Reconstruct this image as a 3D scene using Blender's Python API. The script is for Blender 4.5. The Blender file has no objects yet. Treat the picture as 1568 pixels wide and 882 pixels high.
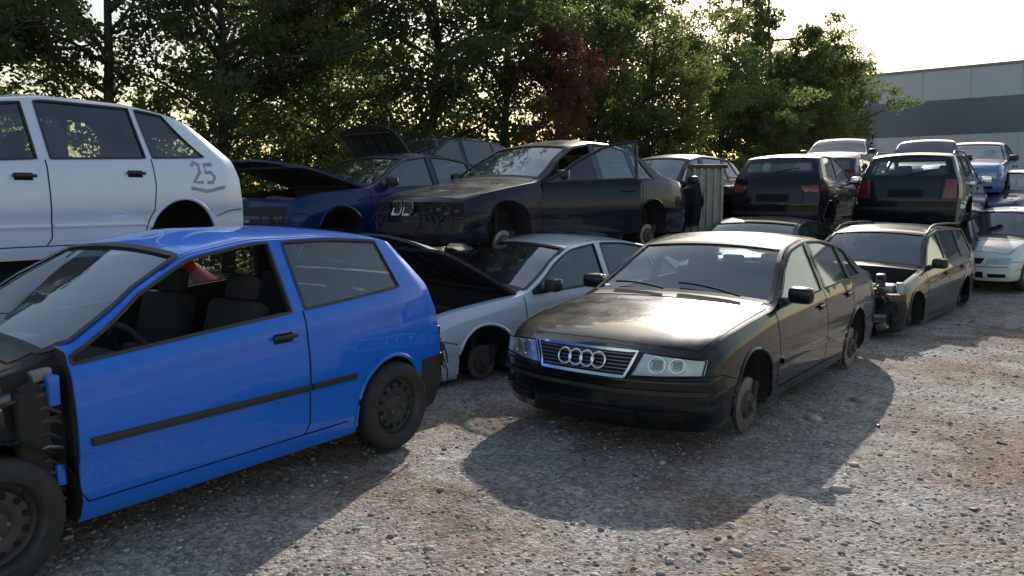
import bpy,bmesh,math,random,time
import numpy as np
from mathutils import Vector,Matrix,noise
T0=time.time()
random.seed(5); np.random.seed(5)
scene=bpy.context.scene
COL=scene.collection
# ---------------------------------------------------------------- materials
def newmat(name):
    m=bpy.data.materials.new(name); m.use_nodes=True
    nt=m.node_tree; b=nt.nodes['Principled BSDF']
    return m,nt,b
def N(nt,t,**kw):
    n=nt.nodes.new(t)
    for k,v in kw.items():
        if k in n.inputs: n.inputs[k].default_value=v
        else: setattr(n,k,v)
    return n
def simple(name,col,rough=.5,metal=0,noise_amt=.25,scale=8,bump=0.0,coat=0):
    m,nt,b=newmat(name)
    tc=N(nt,'ShaderNodeTexCoord')
    n=N(nt,'ShaderNodeTexNoise'); n.inputs['Scale'].default_value=scale; n.inputs['Detail'].default_value=6
    nt.links.new(tc.outputs['Object'],n.inputs['Vector'])
    mx=N(nt,'ShaderNodeMix',data_type='RGBA')
    c=Vector(col)
    mx.inputs[6].default_value=(*(c*(1-noise_amt)),1); mx.inputs[7].default_value=(*[min(1,v*(1+noise_amt)) for v in c],1)
    nt.links.new(n.outputs['Fac'],mx.inputs[0]); nt.links.new(mx.outputs[2],b.inputs['Base Color'])
    b.inputs['Roughness'].default_value=rough; b.inputs['Metallic'].default_value=metal
    b.inputs['Coat Weight'].default_value=coat
    if bump:
        bp=N(nt,'ShaderNodeBump'); bp.inputs['Strength'].default_value=bump; bp.inputs['Distance'].default_value=.01
        nt.links.new(n.outputs['Fac'],bp.inputs['Height']); nt.links.new(bp.outputs[0],b.inputs['Normal'])
    return m
def paint(name,col,metal=.2,rough=.32,dust=.5,dustcol=(.30,.26,.21),cior=1.33):
    m,nt,b=newmat(name); L=nt.links.new
    tc=N(nt,'ShaderNodeTexCoord')
    n1=N(nt,'ShaderNodeTexNoise'); n1.inputs['Scale'].default_value=2.2; n1.inputs['Detail'].default_value=9; n1.inputs['Roughness'].default_value=.65
    n2=N(nt,'ShaderNodeTexNoise'); n2.inputs['Scale'].default_value=34; n2.inputs['Detail'].default_value=6
    L(tc.outputs['Object'],n1.inputs['Vector']); L(tc.outputs['Object'],n2.inputs['Vector'])
    g=N(nt,'ShaderNodeNewGeometry'); s=N(nt,'ShaderNodeSeparateXYZ'); L(g.outputs['Normal'],s.inputs[0])
    so=N(nt,'ShaderNodeSeparateXYZ'); L(tc.outputs['Object'],so.inputs[0])
    up=N(nt,'ShaderNodeMapRange'); up.inputs[1].default_value=.45; up.inputs[2].default_value=1; up.inputs[3].default_value=.0; up.inputs[4].default_value=1
    L(s.outputs['Z'],up.inputs[0])
    low=N(nt,'ShaderNodeMapRange'); low.inputs[1].default_value=.38; low.inputs[2].default_value=.2; low.inputs[3].default_value=.004; low.inputs[4].default_value=.09
    L(so.outputs['Z'],low.inputs[0])
    ad=N(nt,'ShaderNodeMath',operation='ADD'); L(up.outputs[0],ad.inputs[0]); L(low.outputs[0],ad.inputs[1])
    r=N(nt,'ShaderNodeMapRange'); r.inputs[1].default_value=.38; r.inputs[2].default_value=.72; L(n1.outputs['Fac'],r.inputs[0])
    a2=N(nt,'ShaderNodeMath',operation='MULTIPLY_ADD'); a2.inputs[1].default_value=.5; L(n2.outputs['Fac'],a2.inputs[0]); L(r.outputs[0],a2.inputs[2])
    mu=N(nt,'ShaderNodeMath',operation='MULTIPLY'); L(ad.outputs[0],mu.inputs[0]); L(a2.outputs[0],mu.inputs[1])
    m2=N(nt,'ShaderNodeMath',operation='MULTIPLY',use_clamp=True); m2.inputs[1].default_value=dust; L(mu.outputs[0],m2.inputs[0])
    mx=N(nt,'ShaderNodeMix',data_type='RGBA'); mx.inputs[6].default_value=(*col,1); mx.inputs[7].default_value=(*dustcol,1)
    L(m2.outputs[0],mx.inputs[0]); L(mx.outputs[2],b.inputs['Base Color'])
    rr=N(nt,'ShaderNodeMapRange'); rr.inputs[3].default_value=rough; rr.inputs[4].default_value=.75; L(m2.outputs[0],rr.inputs[0]); L(rr.outputs[0],b.inputs['Roughness'])
    b.inputs['Metallic'].default_value=metal
    b.inputs['Specular IOR Level'].default_value=.12
    cw=N(nt,'ShaderNodeMapRange'); cw.inputs[2].default_value=.7; cw.inputs[3].default_value=1; cw.inputs[4].default_value=.1; L(m2.outputs[0],cw.inputs[0]); L(cw.outputs[0],b.inputs['Coat Weight'])
    b.inputs['Coat Roughness'].default_value=.03; b.inputs['Coat IOR'].default_value=cior
    n3=N(nt,'ShaderNodeTexNoise'); n3.inputs['Scale'].default_value=3.5; n3.inputs['Detail'].default_value=1; L(tc.outputs['Object'],n3.inputs['Vector'])
    bp=N(nt,'ShaderNodeBump'); bp.inputs['Strength'].default_value=.2; bp.inputs['Distance'].default_value=.02
    L(n3.outputs['Fac'],bp.inputs['Height']); L(bp.outputs[0],b.inputs['Normal']); L(bp.outputs[0],b.inputs['Coat Normal'])
    return m
def glassmat(name,tint,dustw=.12,base=.07):
    m,nt,b=newmat(name); L=nt.links.new
    nt.nodes.remove(b); out=[n for n in nt.nodes if n.type=='OUTPUT_MATERIAL'][0]
    tr=N(nt,'ShaderNodeBsdfTransparent'); tr.inputs[0].default_value=(*tint,1)
    gl=N(nt,'ShaderNodeBsdfGlossy'); gl.inputs['Roughness'].default_value=.03; gl.inputs[0].default_value=(.9,.95,1,1)
    df=N(nt,'ShaderNodeBsdfDiffuse'); df.inputs[0].default_value=(.35,.34,.3,1)
    lw=N(nt,'ShaderNodeLayerWeight'); lw.inputs['Blend'].default_value=.5
    pw=N(nt,'ShaderNodeMath',operation='POWER'); pw.inputs[1].default_value=3.0; L(lw.outputs['Facing'],pw.inputs[0])
    fm=N(nt,'ShaderNodeMath',operation='MULTIPLY_ADD',use_clamp=True); fm.inputs[1].default_value=.85; fm.inputs[2].default_value=base; L(pw.outputs[0],fm.inputs[0])
    m1=N(nt,'ShaderNodeMixShader'); L(fm.outputs[0],m1.inputs[0]); L(tr.outputs[0],m1.inputs[1]); L(gl.outputs[0],m1.inputs[2])
    tc=N(nt,'ShaderNodeTexCoord'); n=N(nt,'ShaderNodeTexNoise'); n.inputs['Scale'].default_value=3; n.inputs['Detail'].default_value=9
    L(tc.outputs['Object'],n.inputs['Vector'])
    mr=N(nt,'ShaderNodeMapRange'); mr.inputs[1].default_value=.35; mr.inputs[2].default_value=.75; mr.inputs[3].default_value=dustw*.3; mr.inputs[4].default_value=dustw*2
    L(n.outputs['Fac'],mr.inputs[0])
    m2=N(nt,'ShaderNodeMixShader'); L(mr.outputs[0],m2.inputs[0]); L(m1.outputs[0],m2.inputs[1]); L(df.outputs[0],m2.inputs[2])
    L(m2.outputs[0],out.inputs[0]); return m
M={}
M['glass']=glassmat('window_glass',(.74,.82,.79),.055,.10)
M['glass_dark']=simple('dark_window_glass',(.03,.04,.04),.06,0,.3,3,coat=.8)
M['lens']=glassmat('lamp_lens',(.85,.88,.9),.16)
M['int']=simple('interior_black',(.022,.022,.024),.8)
M['dark']=simple('underbody_dark',(.026,.024,.022),.85,0,.5,14,.4)
M['plastic']=simple('black_plastic',(.025,.025,.027),.5,0,.4,10)
M['rubber']=simple('tyre_rubber',(.034,.033,.032),.8,0,.4,20,.3)
M['seam']=simple('panel_gap',(.006,.006,.007),.9)
M['steel']=simple('steel_grey',(.22,.22,.23),.42,.8,.4,12)
M['rimdark']=simple('steel_wheel_paint',(.06,.057,.055),.5,.3,.5,12)
M['chrome']=simple('chrome',(.75,.76,.78),.15,1,.08,4)
M['refl']=simple('lamp_reflector',(.62,.63,.66),.25,.6,.25,18)
M['rust']=simple('rusty_iron',(.12,.08,.065),.7,.5,.6,18,.4)
M['red']=simple('tail_lamp_red',(.16,.010,.012),.18,0,.3,9,coat=.7)
M['seat']=simple('seat_fabric',(.03,.03,.034),.95,0,.3,40,.3)
M['alu']=simple('aluminium_casting',(.38,.38,.37),.45,.7,.5,10,.3)
M['graf']=simple('spray_marking',(.36,.33,.46),.7)
M['plate']=simple('number_plate',(.6,.6,.55),.4)
M['wbits']=simple('white_plastic',(.55,.55,.52),.5,0,.3,9)
P=dict(
 blue=paint('paint_blue',(.014,.15,.70),.0,.3,.05,cior=1.45),
 black=paint('paint_black_green',(.004,.009,.010),.0,.22,.30,(.25,.19,.145)),
 grey=paint('paint_dark_grey',(.008,.011,.020),.0,.25,.48,(.26,.20,.155)),
 silver=paint('paint_silver',(.64,.68,.73),.2,.34,.08,cior=1.5),
 pale=paint('paint_pale_silver',(.68,.72,.79),.2,.33,.08,cior=1.5),
 green=paint('paint_dark_green',(.004,.015,.015),.0,.28,.16),
 navy=paint('paint_navy',(.006,.014,.048),.0,.28,.2),
 dkblue=paint('paint_dark_blue',(.008,.028,.10),.0,.28,.18),
 dark=paint('paint_charcoal',(.006,.008,.013),.0,.3,.16),
 maroon=paint('paint_maroon',(.010,.007,.014),.0,.28,.16),
 red=paint('paint_red',(.35,.02,.02),.1,.3,.3),
 white=paint('paint_white',(.68,.69,.68),0,.35,.2,cior=1.5),
 lblue=paint('paint_light_blue',(.08,.16,.36),.3,.3,.2,cior=1.5))
# ---------------------------------------------------------------- mesh accumulators
class Acc:
    def __init__(s): s.v=[];s.f=[];s.m=[];s.mats=[]
    def mi(s,mat):
        if mat not in s.mats: s.mats.append(mat)
        return s.mats.index(mat)
    def add(s,vs,fs,mat):
        o=len(s.v); i=s.mi(mat); s.v+= [tuple(v) for v in vs]
        for f in fs: s.f.append(tuple(a+o for a in f)); s.m.append(i)
    def obj(s,name,parent=None,sharp=.7):
        me=bpy.data.meshes.new(name); me.from_pydata(s.v,[],s.f)
        for m in s.mats: me.materials.append(m)
        me.polygons.foreach_set('material_index',s.m)
        finish(me,sharp)
        o=bpy.data.objects.new(name,me); COL.objects.link(o)
        if parent: o.parent=parent
        return o
def finish(me,sharp=.7):
    bm=bmesh.new(); bm.from_mesh(me)
    for f in bm.faces: f.smooth=True
    for e in bm.edges:
        if len(e.link_faces)==2:
            if e.calc_face_angle(0)>sharp: e.smooth=False
    bm.to_mesh(me); bm.free()
def grid(acc,fn,nu,nv,mat,flip=False):
    vs=[fn(u/nu,v/nv) for v in range(nv+1) for u in range(nu+1)]
    fs=[]
    for v in range(nv):
        for u in range(nu):
            a=v*(nu+1)+u; q=(a,a+1,a+nu+2,a+nu+1)
            fs.append(q[::-1] if flip else q)
    acc.add(vs,fs,mat)
def rbox(acc,c,size,mat,rot=None,bev=.2,D=None):
    bm=bmesh.new(); bmesh.ops.create_cube(bm,size=1)
    for v in bm.verts: v.co=Vector((v.co.x*size[0],v.co.y*size[1],v.co.z*size[2]))
    b=bev*min(size)
    bmesh.ops.bevel(bm,geom=bm.edges[:],offset=b,segments=2,affect='EDGES',profile=.5)
    R=rot if rot is not None else Matrix.Identity(3)
    bm.verts.index_update()
    vs=[R@v.co+Vector(c) for v in bm.verts]
    if D: vs=[D(v) for v in vs]
    fs=[tuple(v.index for v in f.verts) for f in bm.faces]; bm.free()
    acc.add(vs,fs,mat)
def tube(acc,pts,r,mat,seg=8,r2=None,cap=True):
    pts=[Vector(p) for p in pts]; n=len(pts); vs=[];fs=[]
    for i,p in enumerate(pts):
        d=(pts[min(i+1,n-1)]-pts[max(i-1,0)])
        if d.length<1e-6: d=Vector((0,0,1))
        d.normalize(); a=d.orthogonal().normalized() if abs(d.z)>.95 else d.cross(Vector((0,0,1))).normalized(); b=d.cross(a)
        rr=r if r2 is None else r+(r2-r)*i/(n-1)
        for k in range(seg):
            t=2*math.pi*k/seg; vs.append(p+a*rr*math.cos(t)+b*rr*math.sin(t))
    for i in range(n-1):
        for k in range(seg):
            k2=(k+1)%seg; fs.append((i*seg+k,i*seg+k2,(i+1)*seg+k2,(i+1)*seg+k))
    if cap: fs.append(tuple(range(seg))[::-1]); fs.append(tuple((n-1)*seg+k for k in range(seg)))
    acc.add(vs,fs,mat)
def lathe(acc,prof,c,mat,seg=32,sy=1):
    vs=[];fs=[]
    for r,t in prof:
        for k in range(seg):
            a=2*math.pi*k/seg; vs.append((c[0]+r*math.cos(a),c[1]+sy*t,c[2]+r*math.sin(a)))
    for i in range(len(prof)-1):
        for k in range(seg):
            k2=(k+1)%seg; fs.append((i*seg+k,i*seg+k2,(i+1)*seg+k2,(i+1)*seg+k))
    acc.add(vs,fs,mat)
def torus(acc,c,R,r,mat,axis='x',seg=28,s2=8,sy=1,D=None):
    vs=[];fs=[]
    for i in range(seg):
        a=2*math.pi*i/seg
        for j in range(s2):
            b=2*math.pi*j/s2; rr=R+r*math.cos(b); h=r*math.sin(b)
            if axis=='x': p=(c[0]+h,c[1]+rr*math.cos(a),c[2]+rr*math.sin(a))
            else: p=(c[0]+rr*math.cos(a),c[1]+h,c[2]+rr*math.sin(a))
            vs.append(D(p) if D else p)
    for i in range(seg):
        for j in range(s2):
            i2=(i+1)%seg;j2=(j+1)%s2
            fs.append((i*s2+j,i2*s2+j,i2*s2+j2,i*s2+j2))
    acc.add(vs,fs,mat)
def pl(pts,x):
    if x<=pts[0][0]: return pts[0][1]
    for (a,b),(c,d) in zip(pts,pts[1:]):
        if x<=c: return b+(d-b)*(x-a)/(c-a)
    return pts[-1][1]
class Prof:
    def __init__(s,pts,L,w=.07):
        s.n=int(L/.01)+1; s.L=L
        raw=np.array([pl(pts,i*.01) for i in range(-20,s.n+21)])
        k=int(w/.01); ker=np.hanning(2*k+3)[1:-1]; ker/=ker.sum()
        e=np.pad(raw,k,mode='edge'); s.t=np.convolve(e,ker,'valid')
    def __call__(s,x):
        q=min(max(x,-.19),s.L+.19)/.01+20; i=int(q); i=min(i,len(s.t)-2); f=q-i
        return float(s.t[i]*(1-f)+s.t[i+1]*f)
SF=[(0,.93),(.05,.955),(.15,.975),(.3,.983),(.42,.987),(.48,.998),(.60,1.0),(.72,.994),(.84,.978),(.90,.972),(.94,.966),(1,.945)]
class Body:
    def __init__(s,sp,o):
        s.sp=sp; s.L=sp['L']; s.W=sp['W']; s.zb=.2; s.k=sp.get('k',.38)
        s.T=Prof(sp['T'],s.L,sp.get('sm',.09)); s.B=Prof(sp['B'],s.L,.2)
        s.fzF=sp.get('fzF',[(.2,.07),(.3,.0),(.5,0),(.56,.03),(.75,.10),(.9,.14)])
        s.fzR=sp['fzR']; s.rF=.85; s.rR=sp.get('rR',1.0); s.bF=sp.get('bF',.27); s.bR=sp.get('bR',.2)
        s.o=o
    def w(s,x):
        L=s.L; f=pl([(0,.91),(.08,.945),(.3,.975),(.7,.993),(1.1,1),(L-1.2,1),(L-.5,.985),(L-.15,.955),(L,.915)],x)
        if s.o.get('nofender') and x<s.o['nofender']: f*=.87
        return f*s.W
    def par(s,x):
        T=s.T(x);B=min(s.B(x),T-.04); h=T-B; gt=min(.88,.3+1.8*h); c=min(.045,h*(1-gt)*.8)
        Wb=.945*s.w(x); y1=Wb-s.k*gt*h
        return T,B,h,gt,c,Wb,y1
    def side(s,x,z):
        T,B,h,gt,c,Wb,y1=s.par(x)
        if z<=B: return pl(SF,(z-s.zb)/(B-s.zb))*s.w(x)
        return Wb-s.k*(z-B)
    def top(s,x,y):
        T,B,h,gt,c,Wb,y1=s.par(x); return T-c*(y/y1)**2
    def half(s,x,inset=0,floor=None):
        T,B,h,gt,c,Wb,y1=s.par(x); w=s.w(x); pts=[]; C=5
        zb=s.zb
        for i in range(C+1): pts.append((SF[0][1]*w*i/C,zb))
        for f in (.05,.1,.15,.22,.3,.36,.42,.45,.48,.54,.60,.66,.72,.78,.84,.90,.94,1.0):
            pts.append((pl(SF,f)*w,zb+f*(B-zb)))
        for g in (.14,.33,.53,.73,.89,1): pts.append((Wb-s.k*gt*h*g,B+gt*h*g))
        A=(y1,B+gt*h); Q=(y1-s.k*h*.10-.004,T-c*1.02); y2=y1*.84; E=(y2,T-c*.84**2)
        for t in (.25,.5,.75,1): pts.append(((1-t)**2*A[0]+2*t*(1-t)*Q[0]+t*t*E[0],(1-t)**2*A[1]+2*t*(1-t)*Q[1]+t*t*E[1]))
        for q in (.62,.42,.22,0): y=y1*q; pts.append((y,T-c*q*q))
        if inset: pts=[(max(0,y-inset) if y>0 else 0,min(max(z,floor),T-inset*1.1)) for y,z in pts]
        return pts,C
    def D(s,p):
        x,y,z=p; a=min(1.1,abs(y)/s.W)**2.6
        wF=max(0,1-x/s.rF)**2 if x>0 else 1
        t=(s.L-x)/s.rR; wR=max(0,1-t)**2 if t>0 else 1
        return Vector((x+wF*(s.bF*a+pl(s.fzF,z))-wR*(s.bR*a+pl(s.fzR,z)),y,z))
    def loft(s,xs,inset=0,floor=None):
        vs=[];fs=[];rings=[]
        for x in xs:
            h,C=s.half(x,inset,floor); n=len(h)
            ring=[]
            for y,z in h: ring.append(len(vs)); vs.append((x,y,z))
            for y,z in h[-2:0:-1]: ring.append(len(vs)); vs.append((x,-y,z))
            rings.append(ring)
        m=len(rings[0])
        for a,b in zip(rings,rings[1:]):
            for i in range(m):
                j=(i+1)%m; fs.append((a[i],a[j],b[j],b[i]))
        for ring,x,fl in ((rings[0],xs[0],True),(rings[-1],xs[-1],False)):
            NC=2*C
            rowprev=[ring[(i)%m] for i in range(-C,C+1)]
            for i in range(C+1,n-1):
                R=ring[i]; Lf=ring[m-i]; y=vs[R][1]; z=vs[R][2]
                row=[Lf]
                for q in range(1,NC): row.append(len(vs)); vs.append((x,-y+2*y*q/NC,z))
                row.append(R)
                for q in range(NC):
                    f=(rowprev[q],rowprev[q+1],row[q+1],row[q]); fs.append(f[::-1] if fl else f)
                rowprev=row
            ap=ring[n-1]
            for q in range(NC):
                f=(rowprev[q],rowprev[q+1],ap); fs.append(f[::-1] if fl else f)
        return vs,fs
def mk(vs,fs,mi=0,name='tmp'):
    me=bpy.data.meshes.new(name); me.from_pydata([tuple(v) for v in vs],[],fs)
    bm=bmesh.new(); bm.from_mesh(me); bmesh.ops.remove_doubles(bm,verts=bm.verts,dist=1e-5); bmesh.ops.recalc_face_normals(bm,faces=bm.faces)
    for f in bm.faces: f.material_index=mi
    bm.to_mesh(me); bm.free()
    return me
def prism(poly,axis,a,b):
    n=len(poly); vs=[]
    for t in (a,b):
        for p in poly:
            if axis=='y': vs.append((p[0],t,p[1]))
            elif axis=='z': vs.append((p[0],p[1],t))
            else: vs.append((t,p[0],p[1]))
    fs=[tuple(range(n)),tuple(range(2*n-1,n-1,-1))]
    for i in range(n): j=(i+1)%n; fs.append((i,i+n,j+n,j))
    return vs,fs
def boolean(obj,parts,mats,mi=1):
    vs=[];fs=[]
    for v,f in parts:
        o=len(vs); vs+=list(v); fs+=[tuple(a+o for a in q) for q in f]
    me=mk(vs,fs,mi)
    for m in mats: me.materials.append(m)
    c=bpy.data.objects.new('cut',me); COL.objects.link(c)
    md=obj.modifiers.new('b','BOOLEAN'); md.operation='DIFFERENCE'; md.object=c; md.solver='EXACT'
    try: md.material_mode='INDEX'
    except: pass
    dg=bpy.context.evaluated_depsgraph_get()
    new=bpy.data.meshes.new_from_object(obj.evaluated_get(dg))
    obj.modifiers.clear(); old=obj.data; obj.data=new; bpy.data.meshes.remove(old)
    bpy.data.objects.remove(c); bpy.data.meshes.remove(me)
# ---------------------------------------------------------------- car specs (metres, x back from nose)
SP={}
SP['hatch3']=dict(L=3.9,W=.825,xf=.78,wb=2.46,R=.30,cowl=1.02,wt=1.84,
  T=[(0,.68),(.06,.74),(.35,.85),(.75,.94),(1.02,.985),(1.84,1.44),(2.25,1.505),(2.8,1.505),(3.4,1.465),(3.9,1.42)],
  B=[(0,.60),(.5,.76),(1.0,.905),(2,.98),(3.0,1.045),(3.9,1.10)],
  fzR=[(.2,.06),(.35,0),(.6,0),(.9,.05),(1.08,.13),(1.42,.47),(1.55,.53)],rR=1.25,
  wins=[(1.15,2.40,2.36),(2.50,3.44,3.42)],seams=[1.13,2.48],rear='hatch')
SP['hatch5']=dict(L=4.0,W=.83,xf=.80,wb=2.47,R=.30,cowl=1.02,wt=1.75,
  T=[(0,.64),(.06,.70),(.35,.80),(.75,.885),(1.02,.94),(1.75,1.425),(2.2,1.495),(2.9,1.48),(3.5,1.42),(4.0,1.34)],
  B=[(0,.56),(.5,.72),(1.0,.86),(2,.93),(3.0,.97),(4.0,1.01)],
  fzR=[(.2,.06),(.35,0),(.6,0),(.85,.03),(1.0,.10),(1.38,.60),(1.52,.66)],rR=1.45,
  wins=[(1.15,2.06,2.03),(2.16,2.93,2.90),(3.0,3.62,3.36)],seams=[1.2,2.12,2.98],rear='hatch')
SP['sedan']=dict(L=4.8,W=.905,xf=.92,wb=2.76,R=.31,cowl=1.42,wt=2.2,k=.42,sm=.17,bF=.31,
  T=[(-.2,.68),(0,.73),(.12,.795),(.4,.852),(1.0,.912),(1.42,.94),(2.2,1.37),(2.65,1.435),(3.1,1.415),(3.55,1.325),(4.15,1.07),(4.4,1.03),(4.8,.99)],
  B=[(0,.65),(.5,.755),(1.3,.865),(2.5,.915),(3.8,.955),(4.8,.91)],
  fzF=[(.2,.07),(.32,.0),(.55,0),(.60,.03),(.78,.07),(.9,.12)],
  fzR=[(.2,.06),(.35,0),(.6,0),(.95,.12)],
  wins=[(1.5,2.62,2.60),(2.72,3.48,3.40),(3.53,3.95,3.64)],seams=[1.42,2.66,3.52],rear='sedan',rw=(3.5,4.12))
SP['coupe']=dict(L=4.70,W=.90,xf=.83,wb=2.80,R=.31,cowl=1.36,wt=2.15,k=.42,
  T=[(0,.64),(.06,.71),(.4,.79),(1.0,.88),(1.36,.93),(2.15,1.39),(2.55,1.465),(3.0,1.455),(3.4,1.36),(4.0,1.05),(4.3,1.0),(4.7,.96)],
  B=[(0,.57),(.5,.70),(1.3,.84),(2.5,.89),(3.8,.93),(4.7,.88)],
  fzF=[(.2,.07),(.3,.0),(.5,0),(.54,.05),(.62,.04),(.7,.03),(.9,.1)],
  fzR=[(.2,.06),(.35,0),(.6,0),(.95,.12)],
  wins=[(1.45,2.50,2.50),(2.60,3.30,3.24),(3.36,3.75,3.45)],seams=[1.38,2.55,3.4],rear='sedan',rw=(3.4,3.96))
SP['wagon']=dict(L=4.6,W=.87,xf=.90,wb=2.65,R=.31,cowl=1.35,wt=2.1,k=.38,
  T=[(0,.64),(.06,.70),(.4,.79),(1.0,.88),(1.35,.935),(2.1,1.385),(2.6,1.455),(3.4,1.45),(4.1,1.42),(4.6,1.37)],
  B=[(0,.56),(.5,.70),(1.3,.85),(2.5,.91),(3.8,.95),(4.6,.97)],
  fzR=[(.2,.06),(.35,0),(.6,0),(.95,.08),(1.05,.12),(1.35,.36),(1.5,.40)],rR=1.1,
  wins=[(1.45,2.48,2.46),(2.57,3.40,3.40),(3.48,4.25,4.10)],seams=[1.4,2.52,3.46],rear='hatch')
# ---------------------------------------------------------------- car builder
def build_car(name,spn,col,pos,theta,z0=0,anchor='fl',pitch=0,roll=0,**o):
    sp=SP[spn]; b=Body(sp,o); D=b.D; L=b.L; W=b.W; paintm=P[col]; simp=o.get('simple',False)
    root=bpy.data.objects.new(name,None); COL.objects.link(root)
    xf=sp['xf']; xr=xf+sp['wb']; R=sp['R']; cowl=sp['cowl']
    bodyM=[paintm,M['dark'],M['plastic']]
    dx=.09 if simp else .05
    n=int(L/dx); xs=[i*L/n for i in range(n+1)]
    if o.get('nofender'):
        xd=o['nofender']; xs=[x for x in xs if abs(x-xd)>.02]+[xd-.002,xd+.002]; xs.sort()
    vs,fs=b.loft(xs)
    me=mk(vs,fs); 
    for m in bodyM: me.materials.append(m)
    for f in me.polygons:
        c=f.center; bumper=o.get('blackbump') and c.z<.52 and (c.x<xf-.36 or c.x>xr+.36)
        if o.get('nofender') and c.x<o['nofender'] and abs(c.y)>.3*W: f.material_index=1
        elif c.z<.205 or bumper or (c.z<o.get('skirt',.0)) : f.material_index=2
        if o.get('norbump') and c.x>xr+.34 and c.z<.56: f.material_index=1
        if o.get('nofbump') and c.x<.38 and c.z<.72: f.material_index=1
    obj=bpy.data.objects.new('body',me); COL.objects.link(obj)
    ar=R+.055; parts=[]
    for xc in (xf,xr):
        for sg in (1,-1):
            poly=[(xc+ar*math.cos(t)*1.03,R+.0+ar*math.sin(t)) for t in [2*math.pi*i/36 for i in range(36)]]
            parts.append(prism(poly,'y',sg*(W-.34),sg*(W+.2)))
    boolean(obj,parts,bodyM)
    def zL(x): return b.par(x)[1]+.028
    def zU(x): p=b.par(x); return p[1]+p[3]*p[2]-.015
    wing=[]
    for i,(xa,xb0,xb1) in enumerate(sp['wins']):
        if i==0:
            while zU(xa)-zL(xa)<.03: xa+=.01
        prev=sp['wins'][i-1] if i else None
        def fn(u,v,xa=xa,xb0=xb0,xb1=xb1,i=i,prev=prev):
            xl=xa if (i==0 or prev is None) else xa+(prev[2]-prev[1])*v
            x=xl+(xb0+(xb1-xb0)*v-xl)*u; a=zL(x);c=max(zU(x),a+.012); return x,a+(c-a)*v
        wing.append(fn)
    def outline(fn,nu=16,nv=6):
        pts=[fn(u/nu,0) for u in range(nu)]+[fn(1,v/nv) for v in range(nv)]+[fn(1-u/nu,1) for u in range(nu)]+[fn(0,1-v/nv) for v in range(nv)]
        return pts
    wx1,wx2=cowl+.07,sp['wt']-.03
    def wsf(u,v,x1=wx1,x2=wx2,m=.055):
        x=x1+(x2-x1)*v; ye=b.par(x)[6]-m; return x,(2*u-1)*ye
    def rwf(u,v):
        x1,x2=sp['rw'] ; x=x2+(x1-x2)*v; ye=b.par(x)[6]-.07; return x,(2*u-1)*ye
    def hwf(u,v):
        Bz=b.par(L)[1]+.05; Tz=b.T(L)-.09; z=Bz+(Tz-Bz)*v; y=b.side(L,z)-.09; return (2*u-1)*y,z
    if not simp:
        cx=[];x=cowl+.18; xe=L-(.20 if sp['rear']=='hatch' else .85)
        while x<xe: cx.append(x); x+=.08
        cx.append(xe)
        boolean(obj,[b.loft(cx,.035,.34)],bodyM)
        boolean(obj,[prism(outline(fn),'y',-1.3,1.3) for fn in wing],bodyM)
        cut=[prism(outline(wsf,10,6),'z',b.par(cowl)[1]-.04,2.2)]
        if sp['rear']=='sedan': cut.append(prism(outline(rwf,10,6),'z',b.par(4)[1]-.02,2.2))
        else: cut.append(prism(outline(hwf,10,6),'x',L-.45,L+.4))
        boolean(obj,cut,bodyM)
    hood=o.get('hood')
    hx0,hx1=.10,cowl-.03
    def hy(x): return b.par(x)[5]-.06
    if hood is not None:
        poly=[(hx0+(hx1-hx0)*i/8,hy(hx0+(hx1-hx0)*i/8)-.02) for i in range(9)]; poly=poly+[(x,-y) for x,y in poly[::-1]]
        boolean(obj,[prism(poly,'z',.38,2.2)],bodyM)
    if o.get('door'):
        da,db=sp['seams'][0]+.01,sp['seams'][1]-.01
        poly=[(da,.30),(db,.30),(db,b.par(db)[1]+.02),(da+.05,b.par(da)[1]+.02)]
        boolean(obj,[prism(poly,'y',-W-.2,-W+.25)],bodyM)
    me=obj.data
    for v in me.vertices: v.co=D(v.co)
    finish(me,.55); obj.parent=root
    A=Acc(); G=Acc(); TR=A
    off=.006 if simp else -.010
    gm=M['glass_dark'] if simp else M['glass']
    nog=o.get('noglass',())
    for i,fn in enumerate(wing):
        for sg in (1,-1):
            isdoor=o.get('door') and i==0 and sg==-1
            if not((i,sg) in nog or isdoor):
                def f3(u,v,fn=fn,sg=sg):
                    x,z=fn(u,v); return D((x,sg*(b.side(x,z)+off),z))
                grid(G,f3,14,6,gm)
            pts=outline(fn,16,6); pts.append(pts[0])
            side_rib(A,b,D,pts,.016,sg,M['plastic'],.007)
    wsm=gm
    if not o.get('nowind'): grid(G,lambda u,v:(lambda q:D((q[0],q[1],b.top(*q)+off)))(wsf(u,v)),12,8,wsm)
    if sp['rear']=='sedan': grid(G,lambda u,v:(lambda q:D((q[0],q[1],b.top(*q)+off)))(rwf(u,v)),12,8,gm)
    else: grid(G,lambda u,v:(lambda q:D((L+off,q[0],q[1])))(hwf(u,v)),12,8,gm)
    def toprib(pts,w,mat,of=.004):
        pts=dens(pts,.05); vs=[];fs=[]
        for i,p in enumerate(pts):
            a=pts[max(i-1,0)];c=pts[min(i+1,len(pts)-1)]; d=Vector((c[0]-a[0],c[1]-a[1])); 
            if d.length<1e-6: d=Vector((1,0))
            d.normalize(); nn=Vector((-d.y,d.x))*w/2
            for s in (1,-1): x,y=p[0]+s*nn.x,p[1]+s*nn.y; vs.append(D((x,y,b.top(x,y)+of)))
        for i in range(len(pts)-1): fs.append((2*i,2*i+1,2*i+3,2*i+2))
        A.add(vs,fs,mat)
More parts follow.
